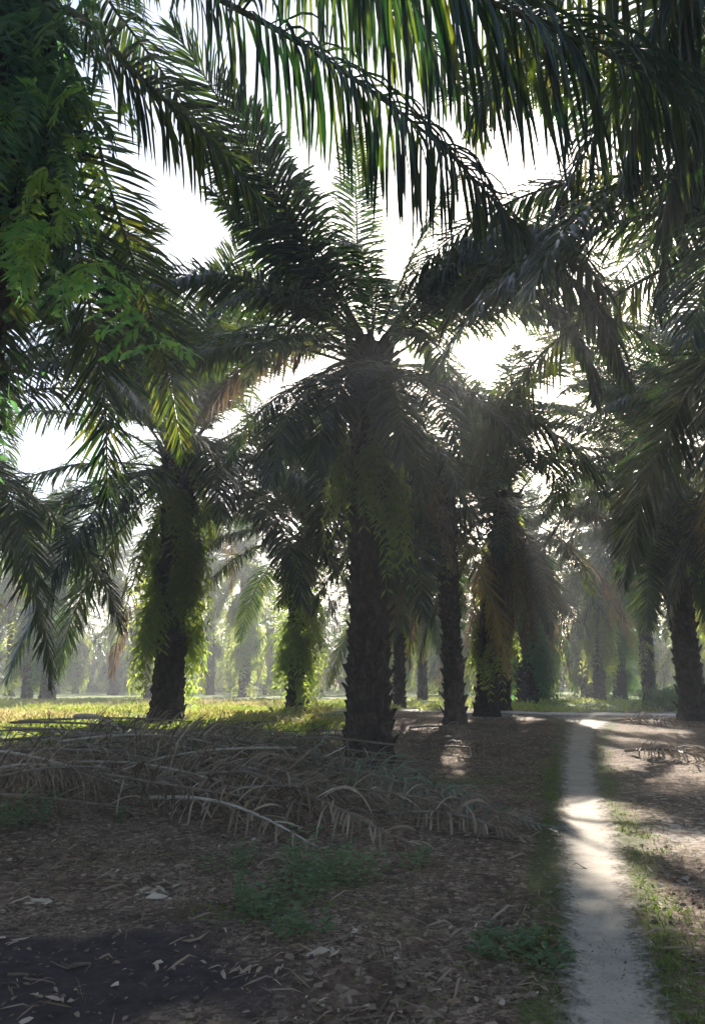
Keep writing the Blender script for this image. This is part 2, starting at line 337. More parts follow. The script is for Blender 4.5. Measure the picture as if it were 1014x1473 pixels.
def frond_mesh(name, pts, seed=0, n=90, leaf=.8, width=.042, segs=4, droop=.5, rad=.035, petiole=.15, mats=('rachis', 'leaf'),
               fold=False, ground=False, ragged=.1, ncl=26, side_bias=0., missing=.05, planes=(-16, 0, 14), twist=0., drape=0., curl=0.):
    rs = np.random.RandomState(seed)
    C, L = catmull(pts, ncl)
    T = unit(np.gradient(C, axis=0))
    ch = C[-1] - C[0]; hint = np.cross(ch, [0, 0, 1.])
    if np.linalg.norm(hint) < 1e-3: hint = np.array([0, 1., 0])
    hint = hint / np.linalg.norm(hint)
    S = unit(hint - (T @ hint)[:, None] * T); Nn = np.cross(S, T)
    if twist:
        a = np.linspace(0, twist, ncl)[:, None]; S, Nn = S * np.cos(a) + Nn * np.sin(a), Nn * np.cos(a) - S * np.sin(a)
    t = np.linspace(0, 1, ncl)
    r = rad * (1 - t) ** .8 * .85 + .005; flat = 1 + 1.3 * np.exp(-t / .05)
    TV, TF = tube(C, r, 6, flat)
    # leaflets
    u = (np.arange(n) + rs.rand(n) * .9) / n
    u = np.repeat(u, 2); side = np.tile([1., -1.], n); u = np.clip(u + rs.randn(2 * n) * .003, 0, 1)
    keep = rs.rand(2 * n) > missing; u = u[keep]; side = side[keep]; m = len(u)
    s = petiole + (1 - petiole) * u
    def samp(A): 
        x = s * (ncl - 1); i = np.minimum(x.astype(int), ncl - 2); f = (x - i)[:, None]; return A[i] * (1 - f) + A[i + 1] * f
    c0, t0, s0, n0 = samp(C), unit(samp(T)), unit(samp(S)), unit(samp(Nn))
    prof = np.interp(u, [0, .06, .2, .5, .8, .95, 1], [.3, .62, .92, 1, .72, .42, .28])
    ln = leaf * prof * (1 + rs.randn(m) * .08)
    br = rs.rand(m) < ragged; ln = np.where(br, ln * (.4 + .5 * rs.rand(m)), ln)
    pa = np.radians(np.array(planes)[rs.randint(0, len(planes), m)] + rs.randn(m) * 7 + side * side_bias)
    fw = np.interp(u, [0, .3, .8, 1], [.25, .55, 1.0, 2.2]) * (1 + rs.randn(m) * .10)
    d = unit(s0 * (side * np.cos(pa))[:, None] + n0 * np.sin(pa)[:, None] + t0 * fw[:, None])
    g = droop * (1 + rs.randn(m) * .25).clip(.2)
    p = c0 + 0.0 * d; sl = ln / segs
    wv = unit(t0 - (t0 * d).sum(1, keepdims=True) * d)
    ro = rs.randn(m) * .3 + .25 * side
    wv = wv * np.cos(ro)[:, None] + np.cross(d, wv) * np.sin(ro)[:, None]
    prf = np.interp(np.linspace(0, 1, segs + 1), [0, .15, .5, .8, 1], [.45, .9, 1, .72, .04])
    W = width * (.8 + .4 * rs.rand(m)) * (.55 + .45 * prof)
    rows = []; k_ = 3 if fold else 2; cv = rs.randn(m, 3) * curl
    for k in range(segs + 1):
        ww = unit(wv - (wv * d).sum(1, keepdims=True) * d) * (W * prf[k] * .5)[:, None]
        if fold:
            nn = np.cross(d, unit(ww)) * (W * prf[k] * .22)[:, None]
            rows += [p - ww + nn, p - nn, p + ww + nn]
        else: rows += [p - ww, p + ww]
        if k < segs:
            jit = rs.randn(m, 3) * .035
            d = unit(d + np.array([0, 0, -1.]) * (g * (k + .6) / segs * 1.3 * ln / max(leaf, .01))[:, None] + jit + cv * (.3 + k / segs))
            if k >= 1: d = unit(d + drape * np.array([0, 0, -1.]))
            p = p + d * sl[:, None]
    LV = np.stack(rows, 1)                       # m, rows, 3
    if ground:
        gz = terrain(LV[..., 0] + ground[0], LV[..., 1] + ground[1], False) + .015 + ground[2] * 0
        LV[..., 2] = np.maximum(LV[..., 2], gz - ground[2] + rs.rand(m)[:, None] * .05)
    R_ = (segs + 1) * k_
    base = len(TV) + np.arange(m)[:, None] * R_
    fs = []
    for k in range(segs):
        for q in range(k_ - 1):
            a = k * k_ + q; fs.append(np.stack([base[:, 0] + a, base[:, 0] + a + 1, base[:, 0] + a + k_ + 1, base[:, 0] + a + k_], -1))
    LF = np.concatenate(fs)
    V = np.vstack([TV, LV.reshape(-1, 3)])
    clump = vnoise(u * 9 + seed * 3.1, side * 2 + seed)
    vv = np.clip(.62 * rs.rand(m) + .38 * clump + np.where(rs.rand(m) < .04, .5, 0), 0, 1.2)
    var = np.concatenate([np.full(len(TV), .5), np.repeat(vv, R_)])
    return mesh_np(name, V, [TF, LF], [M[mats[0]], M[mats[1]]], [0, 1], var)

def arc_pts(e0, droop, L, n=9, bend=0.):
    p = np.zeros(3); out = [p.copy()]; 
    for k in range(n):
        s = (k + .5) / n; e = R(e0 - droop * s ** 1.35); a = R(bend) * s
        p = p + L / n * np.array([math.cos(e) * math.cos(a), math.cos(e) * math.sin(a), math.sin(e)]); out.append(p.copy())
    return out
CLS = [(84, 26, 5.0), (70, 46, 5.8), (55, 66, 6.3), (40, 78, 6.5), (24, 84, 6.5), (6, 74, 6.3), (-16, 56, 6.0), (-42, 38, 5.6), (-62, 22, 4.9)]
GREEN = {}; DEAD = {}
for ci, (e0, dr, L_) in enumerate(CLS):
    GREEN[ci] = [frond_mesh('frond', arc_pts(e0 + random.uniform(-4, 4), dr, L_, bend=random.uniform(-18, 18)), seed=ci * 10 + q, n=185, leaf=.98, width=.04,
                            droop=(.1, .15, .25, .35, .45, .4, .3, .2, .15)[ci], planes=(-10, 4, 18), mats=('rachis', 'leaf' if not (q == 1 and ci >= 8) else 'leaf_yellow')) for q in range(2)]
for ci in (5, 6, 7, 8):
    e0, dr, L_ = CLS[ci]
    DEAD[ci] = [frond_mesh('frond', arc_pts(e0 - 6, dr, L_ * .9, bend=random.uniform(-18, 18)), seed=200 + ci, n=70, leaf=.7, width=.03, droop=1.0,
                           mats=('rachis_dead', 'leaf_dead'), ragged=.4, missing=.15, drape=.25)]

# ------------------------------------------------------------------ trunks and ferns
def trunk_curve(H, lean, n):
    z = np.linspace(0, 1, n); return np.stack([lean[0] * z ** 1.3, lean[1] * z ** 1.3, z * H], -1)
def trunk_mesh(H, r0, lean, seed, stubs=120, sides=26, dz=.07, top=1.15, knobs=1.):
    rs = np.random.RandomState(seed); n = int(H / dz)
    C = trunk_curve(H, lean, n); z = C[:, 2]; th = np.linspace(0, 2 * np.pi, sides, endpoint=False)
    base = r0 * (1 + .38 * np.exp(-z / .35) + (top - 1) * sstep(H - 2.2, H - .3, z) - .10 * sstep(.5, H * .6, z)) * (1 + .07 * (vnoise(z * 1.3 + seed, z * 0) - .5) * 2)
    ph = (th[None] * 6 / (2 * np.pi) + z[:, None] * 1.1); row = (z[:, None] * 4.3 + th[None] * 3 / (2 * np.pi))
    b = (1 - np.abs((ph % 1) * 2 - 1)) ** .6 * (row % 1) * .1 * (.5 + vnoise(th[None] * 3 + seed, z[:, None] * 4)) * knobs
    nz = (vnoise(th[None] * 2.2 + seed, z[:, None] * 3.1) - .5) * .09 + (vnoise(th[None] * 6 + seed, z[:, None] * 11) - .5) * .05
    rad = base[:, None] * (1 + nz) + b
    V = np.stack([C[:, :1] + rad * np.cos(th), C[:, 1:2] + rad * np.sin(th), np.broadcast_to(z[:, None], rad.shape)], -1)
    V[0, :, 2] -= .25
    i = np.arange(n - 1)[:, None] * sides; j = np.arange(sides)[None]; k = (j + 1) % sides
    Fc = [np.stack([i + j, i + k, i + sides + k, i + sides + j], -1).reshape(-1, 4)]
    Vs = [V.reshape(-1, 3), C[-1:] + np.array([[0, 0, .2]])]; top_i = n * sides
    Fc.append(np.stack([(n - 1) * sides + j[0], (n - 1) * sides + k[0], np.full(sides, top_i)], -1))
    off = top_i + 1; q = []
    for s in range(stubs):                      # cut frond bases
        zz = H * (1 - (s / stubs) ** 1.5 * .97) ; a = s * 2.399 + rs.randn() * .15
        c = np.array([np.interp(zz, z, C[:, 0]), np.interp(zz, z, C[:, 1]), zz]); rr = np.interp(zz, z, base)
        upper = zz > H - 1.8
        ln = rs.uniform(.16, .38) if upper else rs.uniform(.08, .26)
        wd = rs.uniform(.08, .16); o = np.array([math.cos(a), math.sin(a), 0]); si = np.array([-math.sin(a), math.cos(a), 0]); up = np.array([0, 0, 1.])
        d = unit(o * .55 + up * rs.uniform(.6, 1.1)); p0 = c + o * (rr - .05); p1 = c + o * rr + d * ln
        tk = .05
        q += [p0 - si * wd, p0 + si * wd, p0 + si * wd + o * tk - up * .09, p0 - si * wd + o * tk - up * .09,
              p1 - si * wd * .55, p1 + si * wd * .55, p1 + si * wd * .5 + o * tk * .8, p1 - si * wd * .5 + o * tk * .8]
    if q:
        Q = np.array(q); Vs.append(Q); b0 = off + np.arange(stubs)[:, None] * 8
        for f in ((0, 1, 5, 4), (1, 2, 6, 5), (2, 3, 7, 6), (3, 0, 4, 7), (4, 5, 6, 7)): Fc.append(b0 + np.array(f)[None])
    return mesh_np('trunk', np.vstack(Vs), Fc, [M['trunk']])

def sprigs(name, base, out, Ls, rs, mat='fern', pairs=9, pin=.085, wid=.03, fall=.9, extra=None):
    """feathery sprays: base (m,3), out (m,3) unit, Ls (m)"""
    m = len(base); t = np.linspace(.12, 1, pairs)
    side = unit(np.cross(out, [0, 0, 1.]) + rs.randn(m, 3) * .25)
    lift = rs.uniform(0, .5, m)
    pos = base[:, None] + out[:, None] * (Ls[:, None] * (t * .75 - .35 * t ** 2))[..., None] + np.array([0, 0, 1.]) * (Ls[:, None] * (lift[:, None] * t - fall * t ** 1.8))[..., None]
    tan = unit(np.gradient(pos, axis=1)); Vs = []; vals = []
    pl = pin * (1.15 - .8 * np.abs(t - .35)) * 1.2
    rv = rs.rand(m)
    for sg in (1, -1):
        d = unit(side[:, None] * sg + tan * .45 + rs.randn(m, pairs, 3) * .18 + np.array([0, 0, -.25]))
        wv = unit(np.cross(d, np.cross(tan, d) + rs.randn(m, pairs, 3) * .3))
        ln = pl[None, :, None] * (Ls[:, None, None] / .6) ** .5 * rs.uniform(.8, 1.2, (m, pairs, 1)); ww = wid * rs.uniform(.8, 1.2, (m, pairs, 1)) * .5
        a = pos; b = pos + d * ln * .45 + wv * ww; c = pos + d * ln + np.array([0, 0, -1.]) * ln * .2; e = pos + d * ln * .45 - wv * ww
        Vs.append(np.stack([a, b, c, e], 2).reshape(-1, 4, 3)); vals.append(np.repeat(rv, pairs) * .7 + rs.rand(m * pairs) * .3)
    # stems: thin strips
    st = unit(np.cross(tan, out[:, None])) * .004
    s0 = pos[:, :-1]; s1 = pos[:, 1:]
    Vs.append(np.stack([s0 - st[:, :-1], s0 + st[:, :-1], s1 + st[:, 1:], s1 - st[:, 1:]], 2).reshape(-1, 4, 3)); vals.append(np.full(m * (pairs - 1), .3))
    Q = np.concatenate(Vs); V = Q.reshape(-1, 3); Fc = np.arange(len(V)).reshape(-1, 4)
    return mesh_np(name, V, [Fc], [M[mat]], None, np.repeat(np.concatenate(vals), 4))

def fern_cover(H, r0, lean, seed, count, z0=.2, z1=.9, big=1., mat='fern', spread=1., fat=.12):
    rs = np.random.RandomState(seed); count = int(count * .62); m0 = count * 6
    zz = rs.uniform(z0, z1, m0); th = rs.uniform(0, 2 * np.pi, m0)
    dens = vnoise(th * 1.6 + seed * 2, zz * H * 1.1) * .8 + .3 * vnoise(th * 4, zz * H * 3 + seed) + .3 * sstep(z0, z0 + .3, zz)
    idx = np.argsort(-(dens + rs.rand(m0) * .3))[:count]; zz, th = zz[idx], th[idx]
    o = np.stack([np.cos(th), np.sin(th), 0 * th], -1)
    base = np.stack([lean[0] * zz ** 1.3, lean[1] * zz ** 1.3, zz * H], -1) + o * (r0 * rs.uniform(.9, 1.1, count) + fat * rs.rand(count) ** 2)[:, None]
    return sprigs('fern_cover', base, unit(o + rs.randn(count, 3) * .3 * np.array([1, 1, .4])), (.3 + 1.25 * rs.rand(count) ** 2.2) * big ** .6, rs, mat, 9, .15 * big ** .7, .05 * big ** .8, 1.2)

CUT = {(a, b) for a, l in {0: [3, 5, 16, 19, 20, 21], 2: [43], 4: [24, 29, 34], 5: [30], 6: [22, 26, 30, 31, 33, 41, 53], 7: [2, 7, 27, 38, 40], 8: [2, 16, 21, 23, 26, 29, 31, 36, 37], 9: [3, 5, 8, 10, 11, 13, 16, 18, 23, 24, 26, 29, 34, 36, 37, 39, 40, 47, 52, 56], 10: [22, 30, 35, 40, 46], 16: [17, 22], 18: [0, 3, 5, 8, 10, 15, 16, 21, 26, 29, 31], 19: [0, 5, 7, 8, 9, 10, 11, 12, 18, 23]}.items() for b in l}
REG = {}; PALM_I = [0]
def crown_seq(n, seed, hi=0., lo=1., dead=.25):
    rs = random.Random(seed); out = []; n = int(n * 1.55)
    for i in range(n):
        f = lo * (i / (n - 1)) + hi * (1 - i / (n - 1)); c = min(8, max(0, int(f * 8.6 + rs.uniform(-.4, .4))))
        isdead = c >= 5 and rs.random() < dead * (c - 4) / 3
        out.append((c, (i * 137.5 + rs.uniform(-12, 12)) % 360, rs.uniform(.88, 1.1), isdead, rs.randrange(2)))
    return out
def palm(base, H, r0, label, seed, lean=(0, 0), n=34, ferns=350, fz=(.2, .9), fbig=1., dead=.25, group=None, seq=None, skip=None, fl=1., custom=(), stubs=120, fernmat='fern', hi=0., lo=1., dens=1.5, fat=.15):
    root = bpy.data.objects.new('oil_palm', None); COL.objects.link(root); root.location = tuple(base)
    root.empty_display_size = .3
    tag(root, label, 'palm tree', group)
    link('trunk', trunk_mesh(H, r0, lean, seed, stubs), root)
    if ferns: link('fern_cover', fern_cover(H, r0, lean, seed + 5, ferns, fz[0], fz[1], fbig, fernmat, 1., fat), root)
    rs = random.Random(seed); pi_ = PALM_I[0]; PALM_I[0] += 1; fi = -1
    for (c, az, sc, isd, q) in (seq if seq is not None else crown_seq(n, seed, hi, lo, dead)):
        fi += 1; jr = (rs.uniform(-.15, .15), rs.uniform(-.15, .15))
        if (pi_, fi) in CUT: continue
        lib = DEAD if (isd and c in DEAD) else GREEN
        me = lib[c][q % len(lib[c])]
        o = link('frond', me, root); REG[o.name] = (pi_, fi)
        a = R(az); o.location = (lean[0] + math.cos(a) * r0 * .55, lean[1] + math.sin(a) * r0 * .55, H - .05 - c * .1)
        o.rotation_euler = (jr[0], 0, a); o.scale = (sc * fl,) * 3
    for k, kw in enumerate(custom):
        kw = dict(kw); pts = [np.array(p) - np.array(base) for p in kw.pop('pts')]
        kw['n'] = int(kw['n'] * dens); kw['leaf'] *= 1.18; kw.setdefault('width', .042); kw['droop'] *= .65
        link('frond', frond_mesh('frond', pts, seed=seed * 7 + k, **kw), root)
    return root

def px_pts(*a): return [P(*q) for q in a]
# --- the main palm in the middle
bC = G(530, 1097); crC = P(533, 500, bC[1]); HC = crC[2] - bC[2]; dC = bC[1]
K = dC / 14.0
def cpts(*a): return [P(x, y, d * K) for x, y, d in a]
main_custom = [
    dict(pts=cpts((525, 490, 14), (470, 400, 12.6), (360, 215, 10.6), (250, 40, 9.2)), n=120, leaf=.95, droop=.55, rad=.045, fold=True),
    dict(pts=cpts((520, 480, 14), (475, 390, 13.4), (420, 280, 12.0), (370, 190, 10.8), (330, 120, 10)), n=110, leaf=.9, droop=.7, planes=(-20, -5, 10), width=.045),
    dict(pts=cpts((520, 485, 14), (465, 420, 13.2), (385, 290, 12.0), (310, 190, 11.2)), n=120, leaf=.95, droop=.7, planes=(-20, -5, 10), width=.045),
    dict(pts=cpts((520, 490, 14), (450, 420, 13.6), (370, 330, 12.8), (300, 270, 12.2)), n=110, leaf=.6, droop=.7, planes=(-20, -5, 10), width=.045),
    dict(pts=cpts((530, 480, 14), (516, 380, 14.5), (512, 270, 15), (510, 180, 15.4)), n=110, leaf=.7, droop=.2, planes=(0, 15)),
    dict(pts=cpts((545, 480, 14), (575, 410, 14), (615, 320, 14.2), (660, 250, 14)), n=90, leaf=.7, droop=.4),
    dict(pts=cpts((555, 485, 14), (640, 400, 13), (750, 365, 12), (850, 430, 11.2), (900, 545, 10.8)), n=130, leaf=1.1, droop=1.1, rad=.045, fold=True, width=.06, drape=.08),
    dict(pts=cpts((560, 480, 14), (660, 420, 13), (770, 420, 12.3), (840, 500, 11.8), (860, 580, 11.6)), n=120, leaf=.9, droop=.9, width=.06),
    dict(pts=cpts((560, 480, 14), (650, 390, 12.6), (740, 340, 11.4), (820, 350, 10.2), (870, 420, 9.5)), n=120, leaf=1.1, droop=1.1, width=.06, drape=.08),
    dict(pts=cpts((555, 482, 14), (640, 380, 13.6), (740, 330, 13), (830, 350, 12.4)), n=100, leaf=.9, droop=.9),
    dict(pts=cpts((510, 485, 14), (430, 425, 13), (320, 395, 12), (215, 410, 11)), n=110, leaf=.85, droop=.8),
    dict(pts=cpts((520, 505, 14), (455, 545, 12.6), (410, 610, 11.8), (390, 690, 11.5)), n=100, leaf=.85, droop=.5),
    dict(pts=cpts((525, 515, 14), (490, 540, 12.6), (465, 600, 11.9), (455, 670, 11.8)), n=100, leaf=.85, droop=.4),
    dict(pts=cpts((540, 515, 14), (560, 540, 12.8), (575, 600, 12.2), (580, 660, 12.2)), n=90, leaf=.8, droop=.4),
    dict(pts=cpts((550, 500, 14), (600, 600, 13.6), (650, 680, 13.2), (690, 770, 13)), n=90, leaf=.65, droop=.3),
    dict(pts=cpts((565, 490, 14), (600, 478, 13), (632, 505, 12.4), (645, 560, 12)), n=90, leaf=.7, droop=.7),
    dict(pts=cpts((500, 500, 14), (430, 500, 14), (350, 530, 14), (290, 600, 14)), n=70, leaf=.75, droop=.9, mats=('rachis_dead', 'leaf_dead'), missing=.25),
    dict(pts=cpts((500, 500, 14), (430, 470, 14.6), (350, 480, 15), (280, 540, 15.4)), n=80, leaf=.8, droop=.9, missing=.1),
]
back = [(3, 268, .6, False, 0), (4, 238, .7, False, 1), (4, 304, .7, False, 0), (3, 215, .8, False, 1), (3, 325, .8, False, 0), (6, 250, .8, False, 0), (6, 288, .75, False, 1), (6, 262, .6, False, 0), (6, 225, .7, False, 1), (6, 318, .7, False, 1), (5, 236, .7, False, 1), (7, 245, .5, False, 0), (7, 285, .45, True, 1), (3, 150, 1, False, 1), (3, 205, 1, False, 0), (4, 172, 1, False, 1), (2, 205, 1, False, 0), (2, 340, 1, False, 1), (4, 335, .95, False, 0), (5, 150, 1, False, 1), (5, 352, 1, False, 0), (6, 195, .9, False, 1), (6, 345, .9, False, 0), (1, 160, 1, False, 1), (1, 30, 1, False, 0), (1, 95, .95, False, 0), (2, 60, 1, False, 1), (2, 130, 1, False, 0), (3, 85, 1, False, 1), (4, 45, 1, False, 0), (5, 70, 1, False, 1), (6, 110, .9, False, 0), (7, 40, .85, True, 0), (5, 20, .9, False, 0), (7, 290, .6, False, 0), (8, 330, .55, False, 0), (8, 230, .5, True, 0)]
palm(bC, HC, .345, 'tall oil palm with the thickest dark trunk, standing alone in the middle of the photo', 31, lean=(crC[0] - bC[0], 0), ferns=260, fz=(.42, .8), custom=main_custom, seq=back, stubs=200)

# --- the palm at the left edge, its crown above the frame
bA = np.array([-3.98, 7.0, 0]); bA[2] = float(terrain(bA[0], bA[1], False))
HA = 9.2
ca = (bA[0], 7.0, HA - .2)
def apts(*a): return [np.array(ca)] + [P(*q) for q in a]
HG = dict(fold=True, segs=6, planes=(-32, -14, 6), drape=.15, width=.042, ragged=.22, curl=.045, missing=.08)
near_custom = [
    dict(pts=apts((105, 18, 6.9), (205, 115, 7.0), (310, 208, 7.4), (380, 300, 7.8)), n=58, leaf=.8, droop=.6, rad=.062, fold=True, petiole=.24, width=.044, planes=(-25, -5, 12)),
    dict(pts=apts((110, -50, 7.4), (170, 20, 8.4), (255, 135, 9.4), (300, 230, 10)), n=80, leaf=.6, droop=.5, rad=.04, petiole=.1),
    dict(pts=apts((150, -110, 6.4), (310, -5, 6.2), (420, 55, 6.4), (560, 150, 6.8), (660, 235, 7.3), (760, 345, 7.8)), n=86, leaf=1.15, droop=1.3, rad=.055, petiole=.36, **HG),
    dict(pts=apts((300, -260, 5.4), (560, -90, 5.0), (700, 0, 5.1), (860, 70, 5.3), (1014, 165, 5.6), (1120, 290, 5.9)), n=145, leaf=1.32, droop=.9, rad=.06, **{**HG, 'width': .042}),
    dict(pts=apts((60, 60, 7.4), (90, 220, 7.8), (122, 400, 8.2), (150, 560, 8.6), (155, 720, 8.8)), n=88, leaf=.85, droop=.15, rad=.042, fold=True, petiole=.2, planes=(-14, 0, 14), width=.042),
    dict(pts=apts((110, 100, 8.0), (158, 270, 8.8), (200, 400, 9.4), (240, 530, 10), (262, 650, 10.4)), n=84, leaf=.75, droop=.15, rad=.036, fold=True, petiole=.2, planes=(-14, 0, 14), width=.042),
    dict(pts=apts((300, -230, 6.6), (460, -130, 6.8), (600, -60, 7.2), (720, 30, 7.8), (800, 150, 8.4)), n=120, leaf=1.3, droop=1.2, rad=.05, **HG),
    dict(pts=apts((330, -180, 7.2), (440, -70, 7.6), (540, 0, 8), (640, 90, 8.5), (700, 200, 9)), n=120, leaf=1.2, droop=1.2, rad=.05, **HG),
    ]
seqA = [(c, az, sc, False, q) for (c, az, sc, d, q) in crown_seq(26, 77) if 100 < az < 300]
palm(bA, HA, .33, 'nearest oil palm at the left edge, fern-clad, its crown above the top of the photo', 41, ferns=520, fz=(.5, 1.02), fbig=1.2, custom=[{**d, 'mats': ('rachis', 'leaf_near')} for d in near_custom], seq=seqA, fernmat='climber')

# --- the palm just outside the right edge
bR = np.array([6.6, 9.4, 0]); bR[2] = float(terrain(bR[0], bR[1], False))
palm(bR, 8.6, .34, 'near oil palm beyond the right edge whose dark fronds hang into the photo', 53, ferns=200, n=36, dead=.1)
bQ = np.array([6.9, 4.2, 0]); bQ[2] = float(terrain(bQ[0], bQ[1], False)); crQ = (bQ[0], bQ[1], 9.2)
def qpts(*a): return [np.array(crQ)] + [P(*q) for q in a]
palm(bQ, 9.2, .33, 'nearest oil palm beyond the upper right corner, only its hanging frond tips in the photo', 67, ferns=0, stubs=60, seq=[(c, az, sc, False, q) for (c, az, sc, d, q) in crown_seq(26, 68) if az < 100 or az > 260], custom=[
    dict(pts=qpts((1150, -250, 5), (1000, -60, 5.6), (930, 90, 6.4), (900, 250, 7.2)), n=120, leaf=1.2, droop=1.0, rad=.05, **HG),
    dict(pts=qpts((1250, -150, 5.6), (1120, 10, 6.4), (1010, 170, 7.4), (950, 330, 8.2)), n=120, leaf=1.2, droop=1.0, rad=.05, **HG),
    dict(pts=qpts((1100, -300, 4.6), (960, -160, 5.2), (840, -40, 6), (740, 60, 7), (680, 180, 7.8)), n=120, leaf=1.1, droop=1.0, rad=.05, **HG),
    dict(pts=qpts((1200, -60, 6.4), (1080, 120, 7.6), (980, 300, 9), (940, 450, 9.8)), n=110, leaf=1.0, droop=.9, rad=.05, **HG),
    dict(pts=qpts((1100, -100, 6), (980, 50, 7.2), (870, 170, 8.4), (790, 320, 9)), n=110, leaf=1.0, droop=.8, rad=.045, **HG)])
# --- beyond the left edge
bL = np.array([-9.6, 15.5, 0]); bL[2] = float(terrain(bL[0], bL[1], False))
palm(bL, 7.4, .34, 'oil palm beyond the left edge whose lower fronds droop into the photo', 59, ferns=200, n=32, fl=1.15)

bS = np.array([11.3, 19.0, 0]); bS[2] = float(terrain(bS[0], bS[1], False))
palm(bS, 8.4, .34, 'oil palm beyond the right edge standing behind the nearer one, fronds arching in', 71, ferns=100, n=32, stubs=60, dead=.1)
def at_px(px, py): return G(px, py)
specs = [
    # px, py, crown py, crown px, radius, label, kwargs
    (240, 1040, 650, 258, .42, 'fern-hung oil palm left of the middle with a bare foot in bright grass', dict(ferns=900, fz=(.04, .92), fbig=1.35, n=36, dead=.3, lo=.88, fat=.2, fl=1.28)),
    (428, 1026, 750, 430, .33, 'slim oil palm just left of the main trunk, fringed with sunlit ferns', dict(ferns=640, fz=(.05, .9), n=28, lo=.8, fbig=1.3, fat=.2)),
    (655, 1040, 700, 638, .25, 'thin black-trunked oil palm with a knobbly flared foot, right of the main trunk', dict(ferns=60, n=26, fz=(.5, .9), hi=.15)),
    (700, 1030, 712, 730, .32, 'oil palm near the track with a huge dark skirt of hanging fronds', dict(ferns=380, fz=(.1, .9), n=48, dead=.7, hi=.3, lo=1.1)),
    (998, 1036, 650, 948, .34, 'leaning oil palm at the right edge with a bare black trunk', dict(ferns=160, fz=(.5, .8), n=36, dead=.35, hi=.08)),
    (68, 1008, 800, 75, .4, 'oil palm at far left wrapped in blue-green climber down to a brown foot', dict(ferns=1800, fz=(.22, .98), fbig=1.7, n=26, dead=.8, fernmat='climber', fat=.8)),
    (14, 1002, 800, 18, .34, 'dark oil palm trunk hugging the left edge of the photo', dict(ferns=120, n=24)),
    (162, 1000, 790, 168, .34, 'misty dark-trunked oil palm seen left of the fern-hung palm', dict(ferns=700, n=28, dead=.8, fbig=1.5, fat=.4)),
    (352, 1003, 800, 352, .42, 'glowing oil palm wrapped in yellow-lit fern across the clearing', dict(ferns=1700, fz=(.03, .98), fbig=1.9, n=26, fat=.9)),
    (302, 1000, 800, 304, .38, 'pale misty ferny oil palm left of the glowing one', dict(ferns=1300, fz=(.05, .98), fbig=1.9, n=24, fat=.7)),
    (575, 1018, 800, 573, .2, 'slender pole-like oil palm with a hanging fern column behind the main trunk', dict(ferns=600, fz=(.25, .95), n=22, fat=.3)),
    (608, 1007, 830, 606, .28, 'small sunlit oil palm in the mist between the main trunk and the black trunk', dict(ferns=500, fz=(.3, .98), n=24)),
    (722, 1024, 760, 722, .28, 'second trunk close behind the skirted oil palm', dict(ferns=300, n=24)),
    (758, 1012, 790, 760, .5, 'squat oil palm smothered in leafy climber left of the path opening', dict(ferns=1800, fz=(.02, .98), fbig=1.7, n=24, fernmat='climber', fat=.6)),
    (862, 1008, 800, 858, .33, 'climber-clad oil palm just right of the path opening', dict(ferns=1100, fz=(.1, .98), fbig=1.5, n=30, dead=.5, fat=.4)),
    (892, 1006, 790, 888, .4, 'bushy climber-clad oil palm right of the path opening, the farther of the pair', dict(ferns=1500, fz=(.05, .98), fbig=1.7, n=28, fernmat='climber', fat=.6)),
    (935, 1014, 740, 918, .3, 'dark leaning oil palm between the climber-clad pair and the right edge', dict(ferns=420, fz=(.1, .95), n=30)),
    (1030, 1010, 780, 1020, .36, 'oil palm behind the leaning black trunk, mostly beyond the right edge', dict(ferns=500, n=28)),
]
POS = [tuple(bC[:2]), tuple(bA[:2]), tuple(bR[:2]), tuple(bL[:2])]
for k, (px, py, cy, cx, r0, lab, kw) in enumerate(specs):
    b = at_px(px, py); c = P(cx, cy, b[1]); POS.append((b[0], b[1]))
    palm(b, c[2] - b[2], r0, lab, 100 + 13 * k, lean=(c[0] - b[0], 0), **kw)

# --- far palms, one shared mesh each: trunk, ferns and crown too small to part
def far_mesh(seed, H):
    rs = np.random.RandomState(seed); Vs, Fs, vs, mi, off = [], [], [], [], 0
    tm = trunk_mesh(H, .34, (0, 0), seed, 40, 10, .35)
    parts = [(tm, np.eye(3), np.zeros(3), 0)]
    for i in range(30):
        f = i / 29; c = min(8, int(f * 8.9)); e0, dr, L_ = CLS[c]
        az = i * 2.4 + rs.randn() * .2; ca_, sa = math.cos(az), math.sin(az)
        me = frond_mesh('tmp', arc_pts(e0, dr, L_, n=6), seed=seed + i, n=34, leaf=.85, width=.09, segs=2, droop=.6, ncl=9)
        parts.append((me, np.array([[ca_, -sa, 0], [sa, ca_, 0], [0, 0, 1]]), np.array([ca_ * .2, sa * .2, H - c * .1]), 1 if rs.rand() > (.55 if c > 6 else .05) else 2))
    parts.append((fern_cover(H, .34, (0, 0), seed + 3, 1150, .04, .98, 2.0, 'fern', 1., .75), np.eye(3), np.zeros(3), 3))
    for me, rot, loc, mt in parts:
        n = len(me.vertices); co = np.empty(n * 3, np.float32); me.vertices.foreach_get('co', co); co = co.reshape(-1, 3) @ rot.T + loc
        v = np.full(n, .5, np.float32)
        if 'var' in me.attributes: me.attributes['var'].data.foreach_get('value', v)
        lt = np.empty(len(me.polygons), np.int32); me.polygons.foreach_get('loop_total', lt)
        lp = np.empty(len(me.loops), np.int32); me.loops.foreach_get('vertex_index', lp)
        st = np.concatenate([[0], np.cumsum(lt)[:-1]])
        for kk in np.unique(lt):
            sel = st[lt == kk]; Fs.append(lp[sel[:, None] + np.arange(kk)] + off); mi.append(mt)
        Vs.append(co); vs.append(v); off += n
    for me, *_ in parts: bpy.data.meshes.remove(me)
    return mesh_np('far_palm', np.vstack(Vs), Fs, [M['trunk'], M['leaf'], M['leaf_dead'], M['fern']], mi, np.concatenate(vs))
